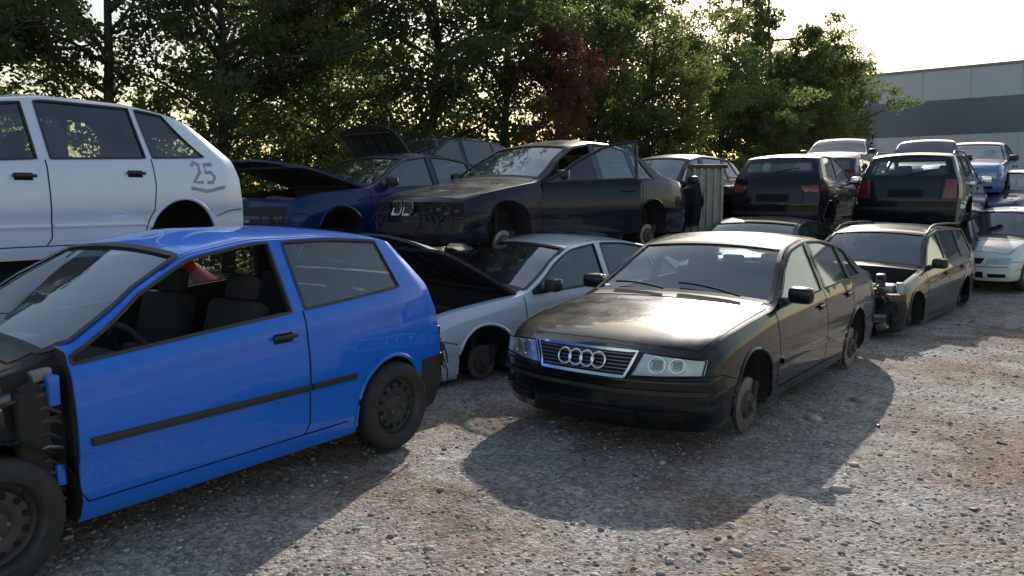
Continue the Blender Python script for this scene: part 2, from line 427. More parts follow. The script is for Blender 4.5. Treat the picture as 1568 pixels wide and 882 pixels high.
    def endrib(pts,w,mat,front=True,of=.005):
        pts=dens(pts,.06); vs=[];fs=[]; X=-of if front else L+of
        for i,p in enumerate(pts):
            a=pts[max(i-1,0)];c=pts[min(i+1,len(pts)-1)]; d=Vector((c[0]-a[0],c[1]-a[1])); 
            if d.length<1e-6: d=Vector((1,0))
            d.normalize(); nn=Vector((-d.y,d.x))*w/2
            for s in (1,-1): vs.append(D((X,p[0]+s*nn.x,p[1]+s*nn.y)))
        for i in range(len(pts)-1): fs.append((2*i,2*i+1,2*i+3,2*i+2))
        A.add(vs,fs,mat)
    def endpatch(q,mat,front=True,of=.006,acc=None,nu=10,nv=4,bulge=0):
        X=(lambda u,v:-(of+bulge*math.sin(math.pi*u)*math.sin(math.pi*v))) if front else (lambda u,v:L+of+bulge*math.sin(math.pi*u)*math.sin(math.pi*v))
        def f(u,v):
            y=(q[0][0]*(1-u)+q[1][0]*u)*(1-v)+(q[3][0]*(1-u)+q[2][0]*u)*v
            z=(q[0][1]*(1-u)+q[1][1]*u)*(1-v)+(q[3][1]*(1-u)+q[2][1]*u)*v
            return D((X(u,v),y,z))
        grid(acc or A,f,nu,nv,mat)
    pts=outline(wsf,10,8); pts.append(pts[0]); toprib(pts,.035,M['plastic'],.005)
    if sp['rear']=='sedan': pts=outline(rwf,10,6); pts.append(pts[0]); toprib(pts,.03,M['plastic'],.005)
    else: pts=outline(hwf,10,6); pts.append(pts[0]); endrib(pts,.03,M['plastic'],False)
    grid(A,lambda u,v:(lambda x,y:D((x,y,b.top(x,y)+.004)))(cowl-.05+.11*v,(2*u-1)*(b.par(cowl)[6]-.10)),12,2,M['plastic'])
    if o.get('wipers'):
        for y0,y1 in ((-.55,.02),(.12,.62)):
            pp=[]
            for t in range(9):
                y=y0+(y1-y0)*t/8; x=cowl+.05+.09*math.sin(t/8*1.6); pp.append(D((x,y,b.top(x,y)+.025)))
            tube(A,pp,.009,M['seam'],6)
    sm=M['seam']; s0=sp['seams']
    for sg in (1,-1):
        for i,x in enumerate(s0):
            if o.get('door') and sg==-1 and i==0: continue
            top=b.par(x)[1]+.02
            if abs(x-xr)<.5:
                pp=[(x,top),(x+.01,.78)]; 
                ang=[math.radians(a) for a in range(100,176,10)]
                ax=[(xr+(ar+.05)*math.cos(t),R+(ar+.05)*math.sin(t)) for t in ang]
                ax=[q for q in ax if q[0]<x+.02]
                pp+=ax+[(xr-ar-.10,.30)] if ax else [(x,.3)]
            else: pp=[(x,top),(x,.36),(x+(.04 if i==0 else -.04),.30)]
            side_rib(A,b,D,pp,.009,sg,sm,.003)
        side_rib(A,b,D,[(s0[0]+.04,.30),(xr-ar-.10,.30)],.008,sg,sm,.003)
        for i in range(len(s0)-1):
            if o.get('door') and sg==-1 and i==0: continue
            hx=s0[i+1]-.17; hz=b.par(hx)[1]-.10; yy=b.side(hx,hz)
            side_patch(A,b,D,hx-.07,hx+.06,hz-.03,hz+.025,sg,.004,M['seam'])
            rbox(A,(hx,sg*(yy+.018),hz+.004),(.17,.02,.024),M['plastic'] if o.get('blackhandle',True) else paintm,None,.4,D)
        if o.get('mould'):
            z=o['mould']; zz=o.get('mw',.022); mm_=paintm if o.get('pmould') else M['plastic']
            side_patch(A,b,D,s0[0]+.06,s0[1]-.012,z-zz,z+zz,sg,.016,mm_,True)
            if len(s0)>2: side_patch(A,b,D,s0[1]+.012,min(s0[2]-.05,xr-ar-.03),z-zz,z+zz,sg,.016,mm_,True)
            else: side_patch(A,b,D,s0[1]+.012,xr-ar-.03,z-zz,z+zz,sg,.016,mm_,True)
        for xc in (xf,xr):
            if xc==xf and o.get('nofender'): continue
            pp=[]
            for a in range(-8,189,7):
                t=math.radians(a); x=xc+(ar+.004)*1.03*math.cos(t); z=R+(ar+.004)*math.sin(t)
                if z<.235: continue
                pp.append(D((x,sg*(b.side(x,max(z,.21))-.002),z)))
            tube(A,pp,.015,paintm,6)
        if not o.get('nofender') and not o.get('nofbump'): side_rib(A,b,D,[(.02,.58 if spn=='sedan' else .54),(.25,.58 if spn=='sedan' else .545),(xf-ar-.02,.53)],.008,sg,sm,.003)
        if not o.get('norbump'): side_rib(A,b,D,[(xr+ar+.02,.50),(L-.2,.545),(L-.02,.56)],.008,sg,sm,.003)
        mi=o.get('mirror',(1,-1))
        if sg in mi:
            mx=sp['wins'][0][0]+.22; mz=zL(mx)+.06; my=b.side(mx,mz)
            rbox(A,(mx,sg*(my+.13),mz+.02),(.11,.20,.135),paintm if o.get('pmirror') else M['plastic'],Matrix.Rotation(sg*.15,3,'Z'),.38)
            rbox(A,(mx+.055,sg*(my+.13),mz+.02),(.012,.17,.11),M['chrome'],Matrix.Rotation(sg*.15,3,'Z'),.3)
            rbox(A,(mx-.01,sg*(my+.01),mz-.03),(.10,.10,.05),M['plastic'],None,.4)
    for sg in (1,-1):
        pp=[]
        x=sp['wt']-.15; xe2=(sp['rw'][0]-.1) if sp['rear']=='sedan' else L-.45
        while x<xe2: pp.append((x,sg*(b.par(x)[6]*.955))); x+=.1
        toprib(pp,.012,sm,.003)
    if hood is None:
        pp=[(.12+(cowl-.16)*i/10,hy(.12+(cowl-.16)*i/10)) for i in range(11)]
        toprib(pp,.009,sm,.002); toprib([(x,-y) for x,y in pp],.009,sm,.002)
        toprib([(.10,hy(.1)*(1-i/5)) for i in range(11)],.009,sm,.004)
    else:
        E=Acc(); H=Acc()
        if hood>0:
            piv=D((hx1,0,b.top(hx1,0))); ca,sa=math.cos(hood),math.sin(hood)
            def hf(u,v,dz,ins=0):
                x=hx0+(hx1-hx0)*v; y=(2*u-1)*(hy(x)-ins); p=D((x,y,b.top(x,y)+.004-dz)); d=p-piv
                return Vector((piv.x+d.x*ca+d.z*sa,p.y,piv.z-d.x*sa+d.z*ca))
            grid(H,lambda u,v:hf(u,v,0),12,10,paintm); grid(H,lambda u,v:hf(u,v,.03),12,10,M['dark'],True)
            rim=[(i/12,0) for i in range(13)]+[(1,i/10) for i in range(1,11)]+[(1-i/12,1) for i in range(1,13)]+[(0,1-i/10) for i in range(1,11)]
            vv=[];ff=[]
            for u,v in rim: vv+= [hf(u,v,0),hf(u,v,.03)]
            for i in range(len(rim)-1): ff.append((2*i,2*i+1,2*i+3,2*i+2))
            H.add(vv,ff,M['plastic'] if o.get('darkrim') else paintm)
            for q in (.25,.5,.75): tube(H,[hf(q,.06,.045),hf(.5+(q-.5)*.6,.9,.045)],.018,M['dark'],6)
            tube(H,[hf(.06,.1,.045),hf(.94,.1,.045)],.018,M['dark'],6); tube(H,[hf(.1,.9,.045),hf(.9,.9,.045)],.018,M['dark'],6)
            H.obj('hood_panel',root)
        rnd=random.Random(len(name))
        rbox(E,(.72,0,.60),(.5,.42,.26),M['plastic'],None,.2); rbox(E,(.70,.05,.75),(.36,.25,.07),M['alu'],None,.3)
        rbox(E,(.55,.5,.64),(.26,.18,.2),M['plastic'],None,.15); rbox(E,(.9,-.5,.66),(.3,.22,.16),M['alu'],None,.3)
        rbox(E,(.18,0,.55),(.05,1.1,.25),M['dark'],None,.2)
        for i in range(16):
            p=[Vector((rnd.uniform(.2,1.1),rnd.uniform(-.6,.6),rnd.uniform(.6,.76))) for _ in range(4)]
            pts=[]
            for t in range(9):
                t/=8; pts.append(p[0]*(1-t)**3+3*p[1]*t*(1-t)**2+3*p[2]*t*t*(1-t)+p[3]*t**3)
            tube(E,pts,rnd.choice((.009,.013,.022)),rnd.choice((M['plastic'],M['rubber'],M['plastic'],M['alu'])),6)
        for i in range(14):
            rbox(E,(rnd.uniform(.2,1.1),rnd.uniform(-.6,.6),rnd.uniform(.58,.76)),(rnd.uniform(.05,.2),rnd.uniform(.05,.2),rnd.uniform(.04,.16)),rnd.choice((M['plastic'],M['alu'],M['dark'],M['rust'])),Matrix.Rotation(rnd.uniform(0,3),3,'Z'),.2)
        if o.get('wreck'):
            rbox(E,(.02,0,.48),(.06,1.1,.34),M['dark'],None,.1)
            tube(E,[(.10,-.72,.42),(-.03,-.4,.40),(-.05,0,.40),(-.03,.4,.40),(.10,.72,.42)],.05,M['steel'],8)
            tube(E,[(.12,-.70,.70),(.02,-.35,.72),(.0,0,.72),(.02,.35,.72),(.12,.70,.70)],.022,M['rust'],8)
            for i in range(70):
                y=rnd.uniform(-.82,.78); x0=.0+.25*(abs(y)/.8)**2.5
                rbox(E,(x0+rnd.uniform(-.10,.2),y,rnd.uniform(.26,.90)),(rnd.uniform(.04,.17),rnd.uniform(.04,.2),rnd.uniform(.04,.16)),rnd.choice((M['plastic'],M['alu'],M['steel'],M['dark'],M['wbits'],M['rust'],M['dark'],P['green'])),Matrix.Rotation(rnd.uniform(-.8,.8),3,rnd.choice('XYZ')),.15)
            for i in range(30):
                y=rnd.uniform(-.7,.7); p=Vector((.0,y,.75)); pts=[p]
                for k in range(5): p=p+Vector((rnd.uniform(-.08,.05),rnd.uniform(-.16,.16),rnd.uniform(-.16,.08))); pts.append(p)
                tube(E,pts,rnd.choice((.006,.01,.015)),rnd.choice((M['plastic'],M['rubber'],M['rust'])),6)
        E.obj('engine',root)
    fr=o.get('front','std'); w0=b.w(0); tz=b.T(0)
    if fr=='audi':
        dz=.125
        G2=[(-.33,.46+dz),(.33,.46+dz),(.40,.63+dz),(-.40,.63+dz)]
        G2=[(a_,c_-.02) for a_,c_ in G2]
        endpatch(G2,M['seam'],True,.008)
        for i in range(1,7):
            z=.44+dz+.17*i/7; y=.33+.07*i/7; endrib([(-y+.01,z),(y-.01,z)],.006,M['steel'],True,.016)
        endrib(G2+[G2[0]],.018,M['chrome'],True,.02)
        for yy in (-.135,-.045,.045,.135):
            torus(A,(-.035,yy,.53+dz),.052,.0085,M['chrome'],'x',24,8,1,D)
        for sg in (1,-1):
            q=[(sg*.37,.45+dz),(sg*.80,.465+dz),(sg*.81,.565+dz),(sg*.44,.605+dz)]
            endpatch(q,M['refl'],True,.004); 
            endpatch(q,M['lens'],True,.022,G,10,4,.012)
            for cy,rr in ((.53,.052),(.65,.045)):
                torus(A,(-.012,sg*cy,.528+dz),rr,.008,M['chrome'],'x',20,6,1,D)
                endpatch([(sg*(cy-rr*.6),.528+dz-rr*.6),(sg*(cy+rr*.6),.528+dz-rr*.6),(sg*(cy+rr*.6),.528+dz+rr*.6),(sg*(cy-rr*.6),.528+dz+rr*.6)],M['steel'],True,.009)
            endrib([q[0],q[1],q[2],q[3],q[0]],.01,M['seam'],True,.024)
            endpatch([(sg*.44,.27),(sg*.72,.28),(sg*.72,.35),(sg*.44,.34)],M['seam'],True,.006)
        endrib([(-.84,.555),(.84,.555)],.010,M['seam']); 
        endpatch([(-.84,.455),(.84,.455),(.84,.485),(-.84,.485)],M['plastic'],True,.014)
        endpatch([(-.40,.25),(.40,.25),(.40,.35),(-.40,.35)],M['seam'],True,.005)
        for i in range(4): endrib([(-.39,.27+.02*i),(.39,.27+.02*i)],.005,M['plastic'],True,.012)
    elif fr=='bmw':
        for sg in (1,-1):
            q=[(sg*.025,.51),(sg*.17,.51),(sg*.185,.655),(sg*.025,.665)]
            endpatch(q,M['seam'],True,.012); endrib(q+[q[0]],.022,M['chrome'],True,.03)
            for i in range(1,6): endrib([(sg*(.025+.15*i/6),.515),(sg*(.025+.155*i/6),.66)],.006,M['steel'],True,.02)
            endpatch([(sg*.26,.50),(sg*.80,.50),(sg*.80,.645),(sg*.30,.655)],M['seam'],True,.006)
            for cy in (.38,.60):
                torus(A,(-.012,sg*cy,.575),.05,.006,M['plastic'],'x',20,6,1,D)
            for k in range(5): rbox(A,(-.0,sg*(.33+.1*k),.53+.02*(k%3)),(.05,.05,.04),random.choice((M['plastic'],M['dark'],M['rust'])),None,.2,D)
            endpatch([(sg*.35,.30),(sg*.75,.30),(sg*.78,.43),(sg*.35,.43)],M['dark'],True,.005)
            for k in range(6):
                p=D((-.02,sg*(.3+.08*k),.5)); pts=[p]
                for q_ in range(4): p=p+Vector((random.uniform(-.03,.01),random.uniform(-.04,.04),-.05)); pts.append(p)
                tube(A,pts,.007,M['plastic'],5)
        endpatch([(-.35,.27),(.35,.27),(.38,.42),(-.38,.42)],M['dark'],True,.005)
        endrib([(-.84,.465),(.84,.465)],.012,M['seam'])
    elif fr=='none':
        endpatch([(-w0*.9,.26),(w0*.9,.26),(w0*.9,tz-.07),(-w0*.9,tz-.07)],M['dark'],True,.004)
        rr_=random.Random(7)
        for k in range(18): rbox(A,(-.01,rr_.uniform(-.7,.7),rr_.uniform(.3,.6)),(.05,rr_.uniform(.06,.25),rr_.uniform(.03,.12)),rr_.choice((M['plastic'],M['dark'],M['steel'],M['alu'])),None,.2,D)
    else:
        endpatch([(-.34,.50),(.34,.50),(.38,.60),(-.38,.60)],M['seam'],True,.006)
        endrib([(-.34,.55),(.36,.55)],.012,M['chrome'],True,.012)
        for sg in (1,-1):
            q=[(sg*.40,.48),(sg*.74,.50),(sg*.76,.62),(sg*.44,.61)]
            endpatch(q,M['refl'],True,.004)
            torus(A,(-.012,sg*.56,.555),.045,.008,M['chrome'],'x',18,6,1,D)
            if not simp: endpatch(q,M['lens'],True,.02,G,10,4,.012)
            endpatch([(sg*.45,.26),(sg*.70,.27),(sg*.70,.33),(sg*.45,.33)],M['seam'],True,.006)
        endrib([(-w0+.03,.45),(w0-.03,.45)],.010,M['seam'])
        endpatch([(-.38,.25),(.38,.25),(.38,.36),(-.38,.36)],M['seam'],True,.005)
    Bz=b.par(L)[1]
    rc=M['red'] if not o.get('norlamp') else (paintm if o.get('norlamp')=='p' else M['dark'])
    for sg in (1,-1):
        if sp['rear']=='hatch':
            q=[(sg*(w0-.23),.62),(sg*(w0-.02),.62),(sg*(w0-.03),Bz-.03),(sg*(w0-.19),Bz-.03)]
        else: q=[(sg*(w0-.38),.64),(sg*(w0-.02),.64),(sg*(w0-.03),.82),(sg*(w0-.36),.82)]
        if rc is not paintm:
            if o.get('slimlamp'): q=[(sg*(w0-.22),.80),(sg*(w0-.02),.80),(sg*(w0-.03),.93),(sg*(w0-.30),.91)]
            endpatch(q,rc,False,.012,None,6,4,.01)
            side_patch(A,b,D,L-.13,L-.002,.82 if o.get('slimlamp') else .63,.92 if o.get('slimlamp') else (Bz-.10 if sp['rear']=='hatch' else .81),sg,.006,rc)
    endrib([(-w0+.03,.56),(w0-.03,.56)],.012,sm,False)
    endpatch([(-.28,.64),(.28,.64),(.28,.77),(-.28,.77)],M['seam'],False,.005)
    if o.get('rplate'): endpatch([(-.26,.655),(.26,.655),(.26,.755),(-.26,.755)],M['plate'],False,.01)
    endpatch([(-w0+.05,.42),(w0-.05,.42),(w0-.05,.47),(-w0+.05,.47)],M['plastic'],False,.015)
    if sp['rear']=='hatch':
        endrib([(-w0+.26,.60),(-w0+.24,Bz)],.009,sm,False); endrib([(w0-.26,.60),(w0-.24,Bz)],.009,sm,False)
        tube(A,[D((L+.03,-.0,Bz+.05)),D((L+.03,.2,Bz+.09)),D((L+.03,.38,Bz+.12))],.01,M['seam'],6)
    if o.get('rails'):
        for sg in (1,-1):
            pp=[]
            for i in range(12):
                x=sp['wt']+.05+(L-.6-sp['wt'])*i/11; y=b.par(x)[6]-.03; pp.append(D((x,sg*y,b.top(x,y)+(.05 if 0<i<11 else .0))))
            tube(A,pp,.015,M['plastic'],8)
    if o.get('door'):
        Dr=Acc(); a=o['door']; hx=da; hyv=-b.side(da,.6); cd,sd=math.cos(a),math.sin(a)
        def rt(p):
            p=D(p); dx_=p.x-hx; dy=p.y-hyv
            return Vector((hx+dx_*cd+dy*sd,hyv-dx_*sd+dy*cd,p.z))
        for t,mat in ((0,paintm),(.07,M['int'])):
            grid(Dr,lambda u,v:(lambda x:(lambda z:rt((x,-(b.side(x,z)-t),z)))(.30+(b.par(x)[1]-.30+.015)*v))(da+(db-da)*u),10,12,mat)
        for (u0,v0,u1,v1) in ((0,0,0,1),(1,0,1,1),(0,0,1,0),(0,1,1,1)):
            def e(q,t):
                u=u0+(u1-u0)*q; v=v0+(v1-v0)*q; x=da+(db-da)*u; z=.30+(b.par(x)[1]-.285)*v; return rt((x,-(b.side(x,z)-t),z))
            grid(Dr,lambda q,t:e(q,t*.07),8,1,paintm)
        hz=b.par(db-.15)[1]-.10
        rbox(Dr,rt((db-.15,-(b.side(db-.15,hz)+.018),hz)),(.16,.03,.028),M['plastic'],Matrix.Rotation(-a,3,'Z'),.4)
        fn=wing[0]; pts=outline(fn,16,6); pts.append(pts[0])
        tube(Dr,[rt((x,-(b.side(x,z)-.02),z)) for x,z in pts],.022,M['plastic'],6)
        G3=Acc(); grid(G3,lambda u,v:(lambda q:rt((q[0],-(b.side(*q)-.02),q[1])))(fn(u,v)),10,5,M['glass']); G3.obj('door_glass',root)
        Dr.obj('open_door',root)
    if not simp:
        I=Acc(); st=M['seat']; xs0=cowl+.95
        def seat(x,y,w):
            rbox(I,(x,y,.50),(.50,w,.16),st,None,.35)
            rbox(I,(x+.30,y,.80),(.13,w,.58),st,Matrix.Rotation(.28,3,'Y'),.4)
            if w<.7: rbox(I,(x+.40,y,1.155),(.09,.26,.16),st,Matrix.Rotation(.2,3,'Y'),.45)
        seat(xs0,-.36,.48); seat(xs0,.36,.48)
        if not o.get('norear'):
            seat(xs0+.85,0,1.15)
            for y in (-.35,.35): rbox(I,(xs0+1.2,y,1.09),(.07,.24,.12),st,None,.45)
        rbox(I,(cowl+.36,0,.80),(.42,1.3,.22),M['int'],None,.3)
        bm_c=Vector((cowl+.66,-.36,.86))
        tt=Acc(); torus(tt,(0,0,0),.18,.016,M['int'],'x',28,8); Rm=Matrix.Rotation(-.45,3,'Y')
        I.add([Rm@Vector(v)+bm_c for v in tt.v],tt.f,M['int'])
        rbox(I,bm_c,(.06,.14,.12),M['int'],Rm,.4); tube(I,[bm_c,bm_c+Vector((-.25,0,-.1))],.03,M['int'])
        rbox(I,(cowl+.75,0,.46),(.9,.2,.2),M['int'],None,.3)
        I.obj('seats_and_dashboard',root)
    Wh=Acc(); wt=o.get('wheels','wwww')
    for i,(xc,sg) in enumerate(((xf,-1),(xf,1),(xr,-1),(xr,1))):
        c=wt[i]
        if c=='w':
            yc=sg*(W-.20)
            lathe(Wh,[(.19,-.0),(R-.03,0),(R-.008,.02),(R,.045),(R,.145),(R-.008,.17),(R-.03,.19),(.225,.195),(.20,.185)],(xc,yc,R),M['rubber'],40,sg)
            for g in (.07,.095,.12): lathe(Wh,[(R+.001,g-.003),(R+.001,g+.003)],(xc,yc,R),M['seam'],40,sg)
            rm=M['alu'] if o.get('alloy') else M['rimdark']
            lathe(Wh,[(.203,.187),(.195,.18),(.185,.13),(.165,.12),(.15,.145),(.11,.155),(.075,.14),(.06,.16),(.03,.165),(.0,.165)],(xc,yc,R),rm,32,sg)
            nn=5 if o.get('alloy') else 12
            for k in range(nn):
                t=2*math.pi*k/nn+.2; 
                lathe(Wh,[(.0,.1485),(.016,.1485),(.016,.12)],(xc+.133*math.cos(t),yc+sg*.008,R+.133*math.sin(t)),M['seam'],10,sg)
            for k in range(5):
                t=2*math.pi*k/5; lathe(Wh,[(.0,.168),(.01,.166),(.01,.13)],(xc+.055*math.cos(t),yc,R+.055*math.sin(t)),M['steel'],6,sg)
        elif c=='h':
            drop=o.get('drop',0); yc=sg*(W-o.get('hin',.17)); zc=R-drop; q_=o.get('hs',1.0)
            lathe(Wh,[(.05,-.12),(.06,.0),(.155*q_,.0),(.163*q_,.01),(.163*q_,.028),(.155*q_,.032),(.10,.034),(.085,.06),(.04,.065),(.035,.09),(.0,.09)],(xc,yc,zc),M['rust'],28,sg)
            lathe(Wh,[(.158*q_,.0345),(.11,.0365)],(xc,yc,zc),M['steel'],28,sg)
            rbox(Wh,(xc+.12,yc+sg*.01,zc+.06),(.09,.10,.20),M['dark'],Matrix.Rotation(.4,3,'Y'),.3)
            tube(Wh,[(xc,yc-sg*.08,zc-.05),(xc+.03,yc-sg*.14,zc+.42)],.03,M['dark'],10)
            tube(Wh,[(xc,yc-sg*.05,zc-.05),(xc+.1,yc-sg*.45,zc-.02)],.025,M['rust'],8)
            for k in range(5):
                t=2*math.pi*k/5; tube(Wh,[(xc+.056*math.cos(t),yc+sg*.05,zc+.056*math.sin(t)),(xc+.056*math.cos(t),yc+sg*.08,zc+.056*math.sin(t))],.007,M['steel'],6)
    if Wh.v: Wh.obj('wheels',root)
    if o.get('extra'): o['extra'](A,b,D,root)
    A.obj('trim',root,.5); G.obj('windows',root)
    anc={'fl':Vector((xf,-W+.0,0)),'rl':Vector((xr,-W,0)),'rearc':Vector((L,0,0)),'c':Vector((L/2,0,0)),'re_l':Vector((L,-W,0))}[anchor]
    Rz=Matrix.Rotation(math.radians(theta),3,'Z')
    off3=Rz@anc
    root.rotation_euler=(math.radians(roll),math.radians(pitch),math.radians(theta))
    root.location=(pos[0]-off3.x,pos[1]-off3.y,z0)
    return root
def dens(pts,step):
    out=[tuple(pts[0])]
    for a,c in zip(pts,pts[1:]):
        d=math.hypot(c[0]-a[0],c[1]-a[1]); n=max(1,int(d/step))
        for i in range(1,n+1): out.append((a[0]+(c[0]-a[0])*i/n,a[1]+(c[1]-a[1])*i/n))
    return out
def side_rib(A,b,D,pts,w,sg,mat,of=.004):
    pts=dens(pts,.06); vs=[];fs=[]
    for i,p in enumerate(pts):
        a=pts[max(i-1,0)];c=pts[min(i+1,len(pts)-1)]; d=Vector((c[0]-a[0],c[1]-a[1]))
        if d.length<1e-6: d=Vector((1,0))
        d.normalize(); nn=Vector((-d.y,d.x))*w/2
        for s in (1,-1): x,z=p[0]+s*nn.x,p[1]+s*nn.y; vs.append(D((x,sg*(b.side(x,z)+of),z)))
    for i in range(len(pts)-1): fs.append((2*i,2*i+1,2*i+3,2*i+2))
    A.add(vs,fs,mat)
def side_patch(A,b,D,x0,x1,z0,z1,sg,of,mat,solid=False):
    nx=max(2,int((x1-x0)/.08)); vs=[];fs=[]
    rows=[(z0,-.01),(z0,of),((z0+z1)/2,of+.003),(z1,of),(z1,-.01)] if solid else [(z0,of),((z0+z1)/2,of),(z1,of)]
    for i in range(nx+1):
        x=x0+(x1-x0)*i/nx
        for z,t in rows: vs.append(D((x,sg*(b.side(x,z)+t),z)))
    m=len(rows)
    for i in range(nx):
        for j in range(m-1): fs.append((i*m+j,i*m+j+1,(i+1)*m+j+1,(i+1)*m+j))
    if solid: fs.append(tuple(range(m))); fs.append(tuple(nx*m+j for j in range(m)))
    A.add(vs,fs,mat)
# ---------------------------------------------------------------- cars
def blue_extra(A,b,D,root):
    E=Acc(); W=b.W; L=b.L
    for sg in (-1,1):
        tube(E,[(.05,sg*.62,.55),(.4,sg*.66,.72),(.8,sg*.68,.80),(1.1,sg*.70,.84)],.03,M['steel'],8)
        rbox(E,(.98,sg*.72,.60),(.14,.10,.5),M['dark'],None,.2)
        rbox(E,(1.06,sg*.765,.84),(.05,.05,.14),P['blue'],None,.2)
        rbox(E,(1.07,sg*.765,.45),(.04,.04,.10),P['blue'],None,.2)
        rbox(E,(.36,sg*.64,.70),(.25,.2,.2),M['wbits'],Matrix.Rotation(.3,3,'Z'),.3)
        rbox(E,(.62,sg*.66,.86),(.22,.16,.10),M['wbits'],Matrix.Rotation(-.4,3,'Z'),.3)
        pts=[]
        for a in range(10,175,9):
            t=math.radians(a); pts.append((.78+.36*math.cos(t),.30+.36*math.sin(t)))
        vs=[];fs=[]
        for x,z in pts: vs+=[(x,sg*(W-.25),z),(x,sg*(W-.01),z)]
        for i in range(len(pts)-1): fs.append((2*i,2*i+1,2*i+3,2*i+2))
        E.add(vs,fs,M['plastic'])
        rbox(E,(L-.16,sg*.50,.47),(.16,.25,.14),M['dark'],None,.2)
        for k in range(7):
            p=D((L-.01,sg*(W-.10),.80-.03*k)); pts=[p]
            for q in range(4): p=p+Vector((random.uniform(-.01,.04),random.uniform(-.03,.03),-.07)); pts.append(p)
            tube(E,pts,.006,M['plastic'],5)
        for k in range(8): rbox(E,D((L+.01,sg*(W-.14+random.uniform(-.06,.02)),random.uniform(.5,.82))),(.05,.09,random.uniform(.04,.1)),random.choice((M['plastic'],M['dark'],M['dark'])),None,.2)
    tube(E,[(L-.08,-.62,.45),(L-.02,-.3,.45),(L-.0,0,.45),(L-.02,.3,.45),(L-.08,.62,.45)],.045,M['dark'],8)
    for k in range(9):
        z=.33+.06*k; tube(E,[(.95-.04*(k%3),-.74,z),(1.03,-.77,z+.02),(1.09,-.76,z-.02*(k%2))],.009,random.choice((M['steel'],M['rust'],M['plastic'])),6)
    for k in range(14):
        rbox(E,(random.uniform(.55,1.05),-.73,random.uniform(.66,.92)),(random.uniform(.04,.12),.05,random.uniform(.03,.09)),random.choice((M['steel'],M['plastic'],M['dark'],M['rust'])),Matrix.Rotation(random.uniform(-.5,.5),3,'Y'),.2)
    E.obj('inner_wing',root)
build_car('blue_hatchback','hatch3','blue',(-2.16,3.24),54.9,0,'fl',nofender=1.13,mould=.58,mw=.018,blackbump=False,norbump=True,norlamp='p',
   noglass=((0,-1),),mirror=(),wheels='wwww',extra=blue_extra,norear=False,front='none')
build_car('black_sedan','sedan','black',(1.75,5.64),52.8,-.065,'fl',front='audi',wheels='hhhh',drop=.045,hin=.10,hs=1.25,pmirror=True,blackhandle=False,wipers=True,mould=.50,pmould=True)
build_car('grey_saloon_with_open_door','coupe','grey',(-.03,9.15),45,.98,'fl',front='bmw',wheels='hhhh',door=.82,drop=.14,hin=.13,pmirror=True)
build_car('silver_sedan','sedan','silver',(-.22,7.35),42,-.16,'fl',wheels='hwhh',hin=.13,hood=.60,front='none',pmirror=False,darkrim=True)
def graf(A,b,D,root):
    def st(p): side_rib(A,b,D,p,.03,-1,M['graf'],.004)
    x0,z0,s=3.40,.80,.14
    st([(x0,z0+s),(x0+s*.3,z0+s*1.25),(x0+s*.65,z0+s*1.1),(x0+s*.6,z0+s*.6),(x0,z0),(x0+s*.8,z0)])
    x0+=.16; st([(x0+s*.8,z0+s*1.15),(x0,z0+s*1.1),(x0,z0+s*.6),(x0+s*.5,z0+s*.65),(x0+s*.75,z0+s*.35),(x0+s*.5,z0),(x0,z0)])
    st([(x0-.2,z0-.05),(x0-.02,z0-.08),(x0+.22,z0-.04)])
build_car('silver_hatchback','hatch5','pale',(-2.36,7.62),53,1.02,'re_l',mould=.45,mw=.012,pmould=True,wheels='nnnn',extra=graf,norlamp='p')
build_car('red_hatchback','hatch5','red',(-2.6,8.0),53,-.16,'re_l',simple=True,wheels='nnnn')
build_car('dark_blue_saloon_with_open_hood','sedan','dkblue',(-2.15,10.2),50,.90,'fl',hood=.38,wheels='nnnn',front='none')
build_car('dark_hatchback','hatch5','dark',(-2.3,10.3),50,-.15,'fl',simple=True,wheels='nnnn')
build_car('navy_hatchback_with_open_hood','hatch5','navy',(-1.6,13.4),50,1.28,'fl',simple=True,wheels='nnnn',hood=1.15)
build_car('navy_saloon','sedan','navy',(3.88,11.3),54,-.06,'fl',simple=False,wheels='wwww')
build_car('green_station_wagon','wagon','green',(5.15,10.1),49,-.17,'fl',hood=0,wheels='hhhh',front='none',rails=True,nofbump=True,wreck=True)
build_car('maroon_hatchback','hatch3','maroon',(4.5,14.0),236,.96,'rearc',simple=False,wheels='hhhh',slimlamp=True)
build_car('green_estate_car','wagon','green',(6.75,13.9),234,1.04,'rearc',simple=False,wheels='hhhh',rails=True)
build_car('charcoal_hatchback','hatch5','dark',(2.70,13.6),48,.98,'fl',simple=False,wheels='hwhh',front='none')
build_car('charcoal_saloon','sedan','dark',(2.6,13.6),52,-.15,'fl',simple=True,wheels='nnnn')
build_car('grey_hatchback','hatch5','dark',(7.0,18.5),234,1.25,'rearc',simple=True,wheels='hhhh')
build_car('charcoal_estate_car','wagon','dark',(7.6,14.8),234,-.1,'rearc',simple=True,wheels='wwww')
build_car('silver_saloon','sedan','silver',(9.9,24.5),60,2.0,'c',simple=True,wheels='nnnn')
build_car('navy_hatchback','hatch5','dkblue',(10.2,20.0),60,1.6,'c',simple=True,wheels='nnnn')
build_car('light_blue_saloon','sedan','lblue',(11.0,18.0),54,1.58,'fl',simple=False,wheels='nnnn',hood=None)
build_car('blue_estate_car','wagon','dkblue',(10.9,17.0),40,.85,'fl',simple=False,wheels='hhhh')
build_car('navy_estate_car','wagon','navy',(11.2,17.4),40,-.15,'fl',simple=True,wheels='nnnn')
build_car('white_hatchback','hatch5','white',(9.25,14.3),36,0,'fl',simple=False,wheels='wwww',alloy=True)
build_car('white_saloon','sedan','white',(10.6,17.6),48,0,'fl',simple=False,wheels='wwww')
print('cars',time.time()-T0)
C=Acc(); 
cm=simple('weathered_crate_metal',(.36,.34,.29),.7,.1,.5,5,.3)
rbox(C,(3.42,15.2,1.1),(.70,1.6,2.2),cm,None,.02)
